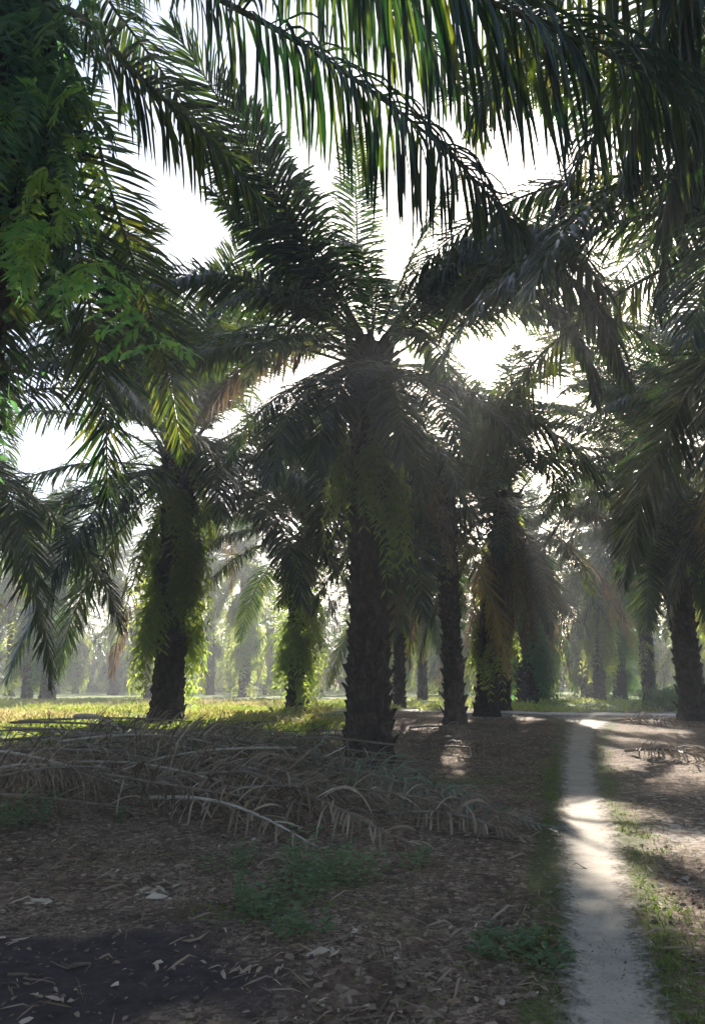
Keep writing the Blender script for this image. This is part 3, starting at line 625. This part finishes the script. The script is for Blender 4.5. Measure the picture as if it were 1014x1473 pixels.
FAR = [far_mesh(900 + 40 * k, h) for k, h in enumerate((7.0, 6.2, 7.8))]
rf = random.Random(8)
nfar = 0
for j in range(11):
    y = 46 + j * 8.2
    for i in range(-15, 16):
        x = i * 9.2 + (4.6 if j % 2 else 0) + rf.uniform(-.8, .8); yy = y + rf.uniform(-.9, .9)
        zc = yy * cp; px = 507 + x / zc * F
        if px < -140 or px > 1150: continue
        if abs(px - 820) < 17 or (px < 560 and (59 < yy < 78 or yy < 51)): continue
        if any((x - a) ** 2 + (yy - b) ** 2 < 25 for a, b in POS): continue
        o = link('oil_palm', FAR[rf.randrange(3)]); nfar += 1
        o.location = (x, yy, float(terrain(x, yy, False)) - .05); o.rotation_euler = (0, 0, rf.uniform(0, 6.28)); s = rf.uniform(.9, 1.12); o.scale = (s, s, s)
        row = 'front' if yy < 70 else 'middle' if yy < 95 else 'rearmost'
        band = [t for lim, t in ((70, 'at the far left'), (230, 'left of the fern-hung palm'), (420, 'between the fern-hung palm and the slim palm'), (530, 'between the slim palm and the main trunk'),
                (650, 'between the main trunk and the thin black trunk'), (820, 'between the thin black trunk and the path opening'), (905, 'just right of the path opening'), (9999, 'towards the right edge')) if px < lim][0]
        tag(o, 'misty ferny oil palm, %s far rows, %s' % (row, band), 'palm tree', 'far palms ' + band)
rw = np.random.RandomState(44); m = 5200
b_ = np.stack([rw.uniform(-110, 110, m), rw.uniform(118, 150, m), 9.5 * rw.rand(m) ** 1.2 + .3], -1)
o = link('distant_wood', sprigs('distant_wood', b_, unit(rw.randn(m, 3) * np.array([1, 1, .3])), rw.uniform(1.2, 3.2, m), rw, 'leaf', 7, .55, .34, .7))
tag(o, 'dim wall of palms and scrub closing the view behind the far rows', 'wood', kind='stuff')

# ------------------------------------------------------------------ climbers near the camera
def leafy_spray(name, pts, seed, leaf=.09, wid=.045, nl=14, twigs=9, tl=.35, mat='climber'):
    rs = np.random.RandomState(seed); C, L = catmull(pts, 30); V0, F0 = tube(C, np.linspace(.009, .003, 30), 5)
    base = [], [], []
    for k in range(twigs):
        t = (k + .5) / twigs; i = int((.35 + .65 * t) * 29); o = unit(rs.randn(3) * np.array([1, .7, .2])); base[0].append(C[i]); base[1].append(o); base[2].append(tl * rs.uniform(.7, 1.2))
    Vs = [V0]; Fs = [F0]; off = len(V0); vals = [np.full(len(V0), .3)]
    for c, o, l in zip(*base):
        d0 = unit(o + np.array([0, 0, -.5])); tw = np.array([c + d0 * l * s + np.array([0, 0, -.25]) * l * s * s for s in np.linspace(0, 1, 7)])
        tv, tf = tube(tw, np.linspace(.004, .0015, 7), 4); Vs.append(tv); Fs.append(tf + off); off += len(tv); vals.append(np.full(len(tv), .3))
        for q in range(nl):
            s = .15 + .85 * q / (nl - 1); p = np.array([np.interp(s, np.linspace(0, 1, 7), tw[:, m]) for m in range(3)]); sg = 1 if q % 2 else -1
            sd = unit(np.cross(d0, [0, 0, 1])) * sg; d = unit(sd + d0 * .5 + rs.randn(3) * .2 + np.array([0, 0, -.35])); wv = unit(np.cross(d, rs.randn(3) * .4 + np.array([0, -.5, 1])))
            ll = leaf * rs.uniform(.75, 1.2); ww = wid * rs.uniform(.8, 1.2) * .5; dn = np.array([0, 0, -1.]) * ll
            o0 = [p, p + d * ll * .3 + wv * ww * .85, p + d * ll * .6 + wv * ww * .9 + dn * .05, p + d * ll + dn * .18, p + d * ll * .6 - wv * ww * .9 + dn * .05, p + d * ll * .3 - wv * ww * .85]
            Vs.append(np.array(o0)); Fs.append(np.array([[0, 1, 2, 5], [5, 2, 4, 4]])[:1] + off); Fs.append(np.array([[5, 2, 3, 4]]) + off); off += 6; vals.append(np.full(6, rs.rand()))
    return mesh_np(name, np.vstack(Vs), Fs, [M[mat]], None, np.concatenate(vals))
o = link('hanging_climber', leafy_spray('hanging_climber', [P(118, 300, 6.0), P(150, 400, 5.6), P(200, 450, 5.4), P(245, 505, 5.3)], 3, .1, .052, 13, 15, .42, 'curtain'))
tag(o, 'bright green twig of rounded paired leaves dangling before the left dark fronds', 'climbing plant')
rsn = np.random.RandomState(5)
def curtain(name, m, y0, y1, x1, mat, big):
    b_ = np.array([P(rsn.uniform(-20, x1) * (1 - .3 * t) + rsn.randn() * 12, y0 + t * (y1 - y0), rsn.uniform(5.9, 7.7)) for t in rsn.rand(m)])
    return link(name, sprigs(name, b_, unit(np.stack([rsn.randn(m) + .5, -abs(rsn.randn(m)), rsn.randn(m) * .4], -1)), rsn.uniform(.35, 1.0, m) * big, rsn, mat, 13, .15, .045))
o = curtain('hanging_fern', 50, -20, 260, 150, 'climber', 1.); tag(o, 'dark blue-green feathery fern massed in the upper left corner', 'fern')
o = curtain('hanging_fern', 60, 120, 400, 175, 'curtain', .85)
tag(o, 'loose yellow-green fern sprays trailing below the dark fern mass at the left edge', 'fern')

# ------------------------------------------------------------------ heap of fallen fronds
rp = random.Random(21)
def fallen(px0, py0, h0, px1, py1, h1, label, group=None, arch=.2, mats=('rachis_dead', 'fallen_dry'), leaf=.7, n=70, droop=.8, seed=0, mid=0., rad=.03, width=.028, **kw):
    a, b = G(px0, py0), G(px1, py1); root = a.copy(); pts = []
    for t in np.linspace(0, 1, 6):
        p = a * (1 - t) + b * t; q = np.array([b[1] - a[1], a[0] - b[0], 0]); q = q / (np.linalg.norm(q) + 1e-6) * mid * math.sin(t * math.pi)
        p = p + q; zt = float(terrain(p[0], p[1], False)); p[2] = zt + h0 * (1 - t) + h1 * t + arch * math.sin(t * math.pi)
        pts.append(p - root)
    me = frond_mesh('fallen_frond', pts, seed=seed, n=n, leaf=leaf, width=width, segs=6, droop=droop, rad=rad, petiole=.1, mats=mats, ground=tuple(root), ragged=.45, missing=.2, planes=(-35, -10, 15, 60), drape=.0, curl=.025, **kw)
    o = link('fallen_frond', me, None, root); tag(o, label, 'palm frond', group); return o
GL = 'fronds heaped in the dead frond pile'
fallen(20, 1075, .35, 480, 1150, .15, 'pale thick-ribbed dead frond lying topmost along the left of the heap', seed=1, rad=.05, droop=.4, mats=('rachis_pale', 'fallen_dry'))
fallen(215, 1172, .12, 460, 1228, .04, 'thin pale frond rib lying along the front edge of the heap', seed=2, leaf=.45, n=50, rad=.022, droop=.3, mats=('rachis_pale', 'fallen_dry'))
fallen(330, 1100, .4, 720, 1170, .05, 'greyish green frond with stiff upright leaflets at the right rear of the heap', seed=3, mats=('rachis_dead', 'fallen_green'), leaf=.75, droop=.45, arch=.15)
fallen(420, 1125, .3, 800, 1200, .04, 'greyish green frond whose tip reaches farthest towards the path', seed=4, mats=('rachis_dead', 'fallen_green'), leaf=.6, droop=.5, arch=.1)
fallen(250, 1135, .3, 620, 1240, .05, 'dead frond arching over the front right of the heap with rib-like curled leaflets', seed=5, leaf=.75, droop=.4, arch=.22)
fallen(110, 1070, .55, 200, 1115, .4, 'short broken pale frond butt sticking out of the heap top', seed=6, leaf=.3, n=14, rad=.06, mats=('rachis_pale', 'fallen_dry'))
for i in range(42):
    px0 = rp.uniform(-200, 300); py0 = rp.uniform(1062, 1180); ln = rp.uniform(260, 480)
    rise = max(0, .62 - abs(px0 - 40) / 480) * (1 - abs(py0 - 1105) / 140)
    if rp.random() < .3: px0, ln = px0 + ln, -ln
    py1 = py0 + rp.uniform(-20, 50) * (1 if py0 < 1150 else .6)
    fallen(px0, py0, max(0, rise) + rp.uniform(0, .15), px0 + ln, py1, rp.uniform(0, .22), '%s dead frond in the heap, on its %s, %s' % (('pale-ribbed', 'brown-ribbed')[i % 4 != 0], 'rear edge' if py0 < 1095 else 'crest' if py0 < 1140 else 'front edge', 'towards its left end' if px0 + ln / 2 < 120 else 'about its middle' if px0 + ln / 2 < 300 else 'towards its right end'), GL, mats=(('rachis_pale', 'rachis_dead')[i % 4 != 0], ('fallen_green', 'fallen_dry')[i % 5 != 2]), arch=rp.uniform(.03, .3),
           seed=300 + i, leaf=rp.uniform(.5, .85), n=74, droop=rp.uniform(.1, .6), mid=rp.uniform(-.6, .6), rad=rp.choice([.014, .02, .028]), width=rp.choice([.01, .014, .02]))
# a second low line of fronds further back and a few strays
for i, (a, b, c, d, lab) in enumerate([(440, 1062, 620, 1075, 'grey dead frond lying flat behind the main trunk foot'), (280, 1055, 430, 1062, 'dead frond lying in grass beside the fern-hung palm foot'),
                                      (330, 1048, 480, 1050, 'broken brown frond behind the heap near the slim palm'), (590, 1050, 700, 1060, 'pale dead frond lying between the main trunk and the knobbly foot'),
                                      (880, 1040, 1010, 1048, 'dead frond lying near the leaning right-hand trunk'), (900, 1085, 1040, 1100, 'dark dead frond lying flat in the shade at the right edge'),
                                      (600, 1080, 760, 1100, 'sparse dead frond lying on brown litter right of the main trunk'), (560, 1180, 760, 1212, 'curved brown frond rib lying on the litter in front of the heap tip')]):
    fallen(a, b, .06, c, d, .03, lab, seed=500 + i, arch=.12, leaf=.6, n=50)

# ------------------------------------------------------------------ weeds, grass, litter
def weed(px, py, label, seed, h=.3, n=14, leaf=.085, wid=.036, spread=.25, group=None, mat='weed'):
    rs = np.random.RandomState(seed); b = G(px, py); b[2] = tz(b[0], b[1]); root = bpy.data.objects.new('weed_plant', None); COL.objects.link(root); root.location = tuple(b); tag(root, label, 'weed', group)
    SV, SF, off = [], [], 0; base, out, Ls = [], [], []
    for k in range(n):
        a = rs.rand() * 6.28; r = spread * rs.rand() ** .6; p0 = np.array([r * math.cos(a), r * math.sin(a), 0]); p0[2] = tz(b[0] + p0[0], b[1] + p0[1]) - b[2] - .01
        top = p0 + np.array([math.cos(a) * .3, math.sin(a) * .3, 1]) * h * rs.uniform(.5, 1.1); c = np.array([p0 * .0 + np.array([0, 0, -.01]), p0, (p0 + top) / 2 + rs.randn(3) * .01, top])
        tv, tf = tube(c, np.array([.003, .003, .0025, .0015]), 4); SV.append(tv); SF.append(tf + off); off += len(tv)
        for q in range(7):
            t = .25 + .75 * q / 6; aa = rs.rand() * 6.28; base.append(p0 + (top - p0) * t); out.append([math.cos(aa), math.sin(aa), .5])
    link('stem', mesh_np('stem', np.vstack(SV), SF, [M[mat]], None, np.full(off, .3)), root)
    base = np.array(base); out = unit(np.array(out)); mm = len(base); ll = leaf * rs.uniform(.6, 1.3, mm)[:, None]; wv = unit(np.cross(out, [0, 0, 1.])) * wid * .5
    Q = np.stack([base, base + out * ll * .5 + wv, base + out * ll - np.array([0, 0, .3]) * ll, base + out * ll * .5 - wv], 1)
    link('leaves', mesh_np('leaves', Q.reshape(-1, 3), [np.arange(mm * 4).reshape(-1, 4)], [M[mat]], None, np.repeat(rs.rand(mm), 4)), root)
for i, (px, py, lab, h, n, sp_) in enumerate([
    (28, 1195, 'dark bluish green weed clump at the left edge in front of the heap', .32, 40, .35),
    (165, 1185, 'single bright green sprout poking out of the heap front', .22, 5, .06),
    (452, 1268, 'tallest weed on bare ground under the heap front', .42, 22, .25),
    (415, 1300, 'low leafy weed just left of the tallest weed', .25, 26, .3),
    (490, 1275, 'small-leaved weed clump right of the tallest weed', .28, 30, .3),
    (372, 1318, 'yellowish green weed at the edge of the dark bare soil', .2, 16, .14),
    (425, 1345, 'trailing low weed in front of the weed patch', .16, 16, .22),
    (330, 1250, 'sparse weed sprig in shade below the heap middle', .2, 12, .2),
    (598, 1255, 'small lone weed to the right of the heap front', .22, 6, .08),
    (745, 1375, 'low weed mat left of the path bend', .1, 26, .3),
    (925, 1010, 'dark leafy bush at the foot of the right palms', .0, 0, 0),
    ]):
    if n: weed(px, py, lab, 600 + i, h, n, spread=sp_)
    else:
        b = G(960, 1022); rs = np.random.RandomState(3); m = 220
        b_ = np.stack([rs.randn(m) * .5, rs.randn(m) * .4, rs.rand(m) * .9], -1)
        o = link('bush', sprigs('bush', b_, unit(rs.randn(m, 3) * np.array([1, 1, .5])), rs.uniform(.3, .6, m), rs, 'climber', 8, .12, .05, .5), None, b); tag(o, lab, 'bush')

def scatter(n, region, rs):
    """points on the ground: region(px,py) boxes weighted"""
    out = []
    for (x0, x1, y0, y1, wgt) in region:
        k = int(n * wgt); out.append(np.stack([rs.uniform(x0, x1, k), rs.uniform(y0, y1, k)], -1))
    return np.concatenate(out)
def blades(name, pts, hmin, hmax, rs, wid=.006, mat='grass', vshift=None):
    m = len(pts); z = terrain(pts[:, 0], pts[:, 1]); p = np.stack([pts[:, 0], pts[:, 1], z - .01], -1)
    a = rs.rand(m) * 6.28; h = ((hmin + (hmax - hmin) * rs.rand(m) ** 1.8) * (.45 + 1.0 * vnoise(pts[:, 0] * 1.3 + 5, pts[:, 1] * 1.3)))[:, None]; l = np.stack([np.cos(a), np.sin(a), 0 * a], -1); w_ = np.stack([-np.sin(a), np.cos(a), 0 * a], -1) * wid
    ln = rs.uniform(.1, .9, m)[:, None]; up = np.array([0, 0, 1.])
    Q = np.stack([p - w_, p + w_, p + up * h * .6 + l * h * ln * .3 + w_ * .7, p + up * h * (1 - ln * .3) + l * h * ln * .9, p + up * h * .6 + l * h * ln * .3 - w_ * .7], 1)
    v = np.clip(rs.rand(m) * .6 + (vshift if vshift is not None else .2), 0, 1.3)
    return mesh_np(name, Q.reshape(-1, 3), [np.arange(m * 5).reshape(-1, 5)], [M[mat]], None, np.repeat(v, 5))
rs = np.random.RandomState(17)
pts = scatter(60000, [(-13, 2.0, 15.0, 30, .62), (-22, 2, 30, 48, .38)], rs)
dn = vnoise(pts[:, 0] * .6, pts[:, 1] * .6) * .7 + vnoise(pts[:, 0] * 2.1, pts[:, 1] * 2.1) * .3
pts = pts[dn + .1 > .42 + .5 * sstep(-2.5, 2, pts[:, 0]) * (pts[:, 1] < 30) + .3 * (1 - sstep(15, 18, pts[:, 1])) + .12 * rs.rand(len(pts))]
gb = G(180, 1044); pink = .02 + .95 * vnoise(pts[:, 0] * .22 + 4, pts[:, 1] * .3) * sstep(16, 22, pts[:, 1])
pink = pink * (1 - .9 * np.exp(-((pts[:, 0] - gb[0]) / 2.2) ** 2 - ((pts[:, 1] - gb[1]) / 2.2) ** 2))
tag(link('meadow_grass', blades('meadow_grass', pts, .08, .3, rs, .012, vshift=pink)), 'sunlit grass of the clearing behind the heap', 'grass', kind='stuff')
pts = scatter(22000, [(2.5, 20, ROAD_Y + 3, ROAD_Y + 30, 1)], rs)
dn = vnoise(pts[:, 0] * .5, pts[:, 1] * .5) * .6 + vnoise(pts[:, 0] * 1.9, pts[:, 1] * 1.9) * .4; pts = pts[dn > .46 + .1 * rs.rand(len(pts))]
tag(link('opening_grass', blades('opening_grass', pts, .04, .3, rs, .016, vshift=.1)), 'bright grass in the opening beyond the cross track', 'grass', kind='stuff')
# short green growth along the path edges and in patches
yy = 3 + 15 * rs.rand(17000) ** 1.3; sg = rs.choice([-1, -1, 1], 17000); xx = path_x(yy) + sg * (path_w(yy) * 1.0 + np.abs(rs.randn(17000)) * .26 - .05)
k_ = vnoise(xx * 2.2, yy * 1.4) > .5; pts = np.stack([xx, yy], -1)[k_]
ex = []
for (a, b, r1, r2, c) in ((350, 1310, .3, .25, 500), (210, 1235, .5, .4, 600), (110, 1222, .5, .3, 500), (960, 1400, .35, .7, 900), (690, 1120, 1.2, 1.3, 900), (450, 1290, .6, .5, 500), (620, 1420, .8, .5, 300), (430, 1085, 2, .8, 1600), (560, 1075, 2, 1.5, 500)):
    p = G(a, b); ex.append(np.stack([p[0] + rs.randn(c) * r1 * .7, p[1] + rs.randn(c) * r2 * .7], -1))
pts = np.concatenate([pts] + ex)
tag(link('edge_grass', blades('edge_grass', pts, .01, .05, rs, .004, 'moss', vshift=0.)), 'short moss and grass along the footpath edges', 'grass', kind='stuff')
# leaf litter
def litter(name, pts, rs, smin, smax, aspect, vmin, vmax, mat='litter'):
    m = len(pts); z = terrain(pts[:, 0], pts[:, 1]) + .006; p = np.stack([pts[:, 0], pts[:, 1], z], -1)
    a = rs.rand(m) * 6.28; tilt = rs.randn(m) * .25; l = np.stack([np.cos(a), np.sin(a), np.abs(tilt) * .8], -1); w_ = np.stack([-np.sin(a), np.cos(a), rs.randn(m) * .4], -1)
    s = (smin * (smax / smin) ** rs.rand(m))[:, None]; wd = s * aspect * rs.uniform(.6, 1.3, m)[:, None] * .5
    cur = rs.uniform(.02, .22, m)[:, None] * s; up = np.array([0, 0, 1.])
    Q = np.stack([p - l * s * .5, p - l * s * .2 + w_ * wd + up * cur * .6, p + l * s * .2 + w_ * wd * .9 + up * cur, p + l * s * .5 + up * cur * .2, p + l * s * .2 - w_ * wd + up * cur * .8, p - l * s * .2 - w_ * wd * .8 + up * cur * .3], 1)
    Fb = np.arange(m)[:, None] * 6
    return mesh_np(name, Q.reshape(-1, 3), [Fb + np.array([[0, 1, 2, 5]]), Fb + np.array([[5, 2, 3, 4]])], [M[mat]], None, np.repeat(np.clip(rs.uniform(vmin, vmax, m), 0, 1.3), 6))
def near_pts(n, y0=2.6, y1=17, pw=1.4):
    y = y0 + (y1 - y0) * rs.rand(n) ** pw; x = (rs.rand(n) * 2 - 1) * (y * .56 + .8); return np.stack([x, y], -1)
def thin(pts, keep_bare=.12):
    x, y = pts[:, 0], pts[:, 1]
    bare = np.exp(-((x + 1.75) / 1.2) ** 2 - ((y - 4.3) / 1.1) ** 2) > .35
    onp = (np.abs(x - path_x(y)) < path_w(y) * .85) & (y < ROAD_Y)
    d = vnoise(x * .8, y * .8) * .6 + vnoise(x * 2.6, y * 2.6) * .5
    k = rs.rand(len(x)) < np.where(onp, .09, np.where(bare, keep_bare, sstep(.48, .68, d) * .9 + .06))
    return pts[k]
tag(link('leaf_litter', litter('leaf_litter', thin(near_pts(42000)), rs, .015, .06, .5, .0, .8)), 'brown leaf litter covering the plantation floor', 'leaf litter', kind='stuff')
tag(link('straw_litter', litter('straw_litter', thin(near_pts(9000)), rs, .06, .28, .035, .1, .9)), 'dry strips of shed palm leaflet strewn on the floor', 'leaf litter', kind='stuff')
tag(link('pale_litter', litter('pale_litter', thin(near_pts(3200, 2.8, 12), .3), rs, .02, .085, .32, .85, 1.25)), 'pale bleached leaf scraps dotting the dark soil', 'leaf litter', kind='stuff')
yy = 2.6 + 14 * rs.rand(2600) ** 1.5; pts = np.stack([path_x(yy) + rs.randn(2600) * .7 * path_w(yy), yy], -1)
tag(link('path_debris', litter('path_debris', pts, rs, .008, .035, .55, .0, .9)), 'crumbs of leaf and bark scattered over the footpath', 'debris', kind='stuff')
# individual pale dead leaves on the dark soil
def dead_leaf(px, py, label, seed, n=6, size=.14, group=None):
    rs2 = np.random.RandomState(seed); b = G(px, py); Q = []; Fs = []; off = 0
    a0 = rs2.rand() * 6.28
    for k in range(n):
        a = a0 + rs2.randn() * .6; s = size * rs2.uniform(.5, 1.2); c = np.array([rs2.randn() * size * .8, rs2.randn() * size * .35, 0]); l = np.array([math.cos(a), math.sin(a) * .8, 0]); w_ = np.array([-l[1], l[0], rs2.randn() * .5]) * s * .09
        base = [c - l * s * .5, c - l * s * .15 + w_, c + l * s * .25 + w_, c + l * s * .55, c + l * s * .25 - w_, c - l * s * .15 - w_]
        for q in range(6):
            base[q] = base[q].copy(); base[q][2] += tz(b[0] + base[q][0], b[1] + base[q][1]) - b[2] + .012 + .02 * rs2.rand()
        Q += base; Fs.append(np.array([[0, 1, 2, 5], [5, 2, 3, 4]]) + off); off += 6
    o = link('dry_leaf', mesh_np('dry_leaf', np.array(Q), Fs, [M['litter']], None, rs2.uniform(.85, 1.15, off)), None, b); tag(o, label, 'dead leaf', group)
for i, (px, py, lab, n, s) in enumerate([
    (222, 1283, 'pale torn palm leaf scrap at the rear edge of the dark bare soil', 9, .16), (135, 1270, 'pale leaf scraps left of the torn palm scrap', 6, .13),
    (30, 1358, 'small forked pale leaf near the left edge of the bare soil', 3, .12), (80, 1298, 'long pale leaf scrap near the left edge behind the bare soil', 4, .14),
    (350, 1400, 'pale crumpled leaf cluster at the front of the dark bare soil', 10, .1), (430, 1382, 'narrow pale leaf at the right rim of the bare soil', 3, .16),
    (75, 1440, 'crumbled pale leaves in the bottom left corner', 9, .11), (410, 1462, 'broad tan leaf at the bottom edge left of centre', 2, .14),
    (270, 1290, 'thin white leaf strip by the green moss patch', 3, .1), (330, 1350, 'brown papery leaf lying on the dark bare soil', 2, .2)]):
    dead_leaf(px, py, lab, 700 + i, n, s)
def twig(px0, py0, px1, py1, label, seed, r=.008):
    rs2 = np.random.RandomState(seed); a, b = G(px0, py0), G(px1, py1); pts = []
    for t in np.linspace(0, 1, 6):
        p = a * (1 - t) + b * t + np.array([rs2.randn() * .03, rs2.randn() * .05, 0]); p[2] = tz(p[0], p[1]) + r + .015 * rs2.rand(); pts.append(p - a)
    C, _ = catmull(pts, 20); V, Fc = tube(C, np.linspace(r, r * .4, 20), 6)
    tag(link('twig', mesh_np('twig', V, [Fc], [M['twig']], smooth=True), None, a), label, 'twig')
twig(560, 1395, 612, 1415, 'short brown twig in the litter left of the path foot', 1, .007)
twig(505, 1460, 560, 1432, 'curved root-like twig at the bottom centre', 2, .009)
twig(507, 1385, 545, 1440, 'thin pale twig above the bottom centre', 3, .006)
twig(640, 1200, 770, 1212, 'long dark twig reaching towards the path', 4, .012)
twig(828, 1256, 842, 1268, 'tiny dark twig lying on the footpath', 5, .012)

rt = random.Random(12)
for i in range(22):
    x0, y0 = rt.uniform(0, 800), rt.uniform(1230, 1465)
    twig(x0, y0, x0 + rt.uniform(-60, 60), y0 + rt.uniform(-20, 20), 'dry brown twig lying among the dead leaves on the shaded foreground soil', 40 + i, rt.uniform(.003, .009))
    COL.objects[-1]['group'] = 'twigs strewn on the foreground soil'
# ------------------------------------------------------------------ haze
hz = bpy.data.meshes.new('haze'); X0, X1, Y0, Y1, Z0, Z1 = -345, 345, -20, 356, -1.6, 16
hz.from_pydata([(x, y, z) for x in (X0, X1) for y in (Y0, Y1) for z in (Z0, Z1)], [], [(0, 1, 3, 2), (4, 6, 7, 5), (0, 4, 5, 1), (2, 3, 7, 6), (0, 2, 6, 4), (1, 5, 7, 3)])
m, nt = new_mat('mist'); pv = N(nt, 'ShaderNodeVolumePrincipled'); pv.inputs['Density'].default_value = .0023; pv.inputs['Color'].default_value = (.93, .96, 1, 1); pv.inputs['Anisotropy'].default_value = .26
oo = N(nt, 'ShaderNodeOutputMaterial'); nt.links.new(pv.outputs[0], oo.inputs['Volume']); hz.materials.append(m)
tag(link('haze', hz), 'thin morning mist hanging through the plantation', 'mist', kind='stuff')
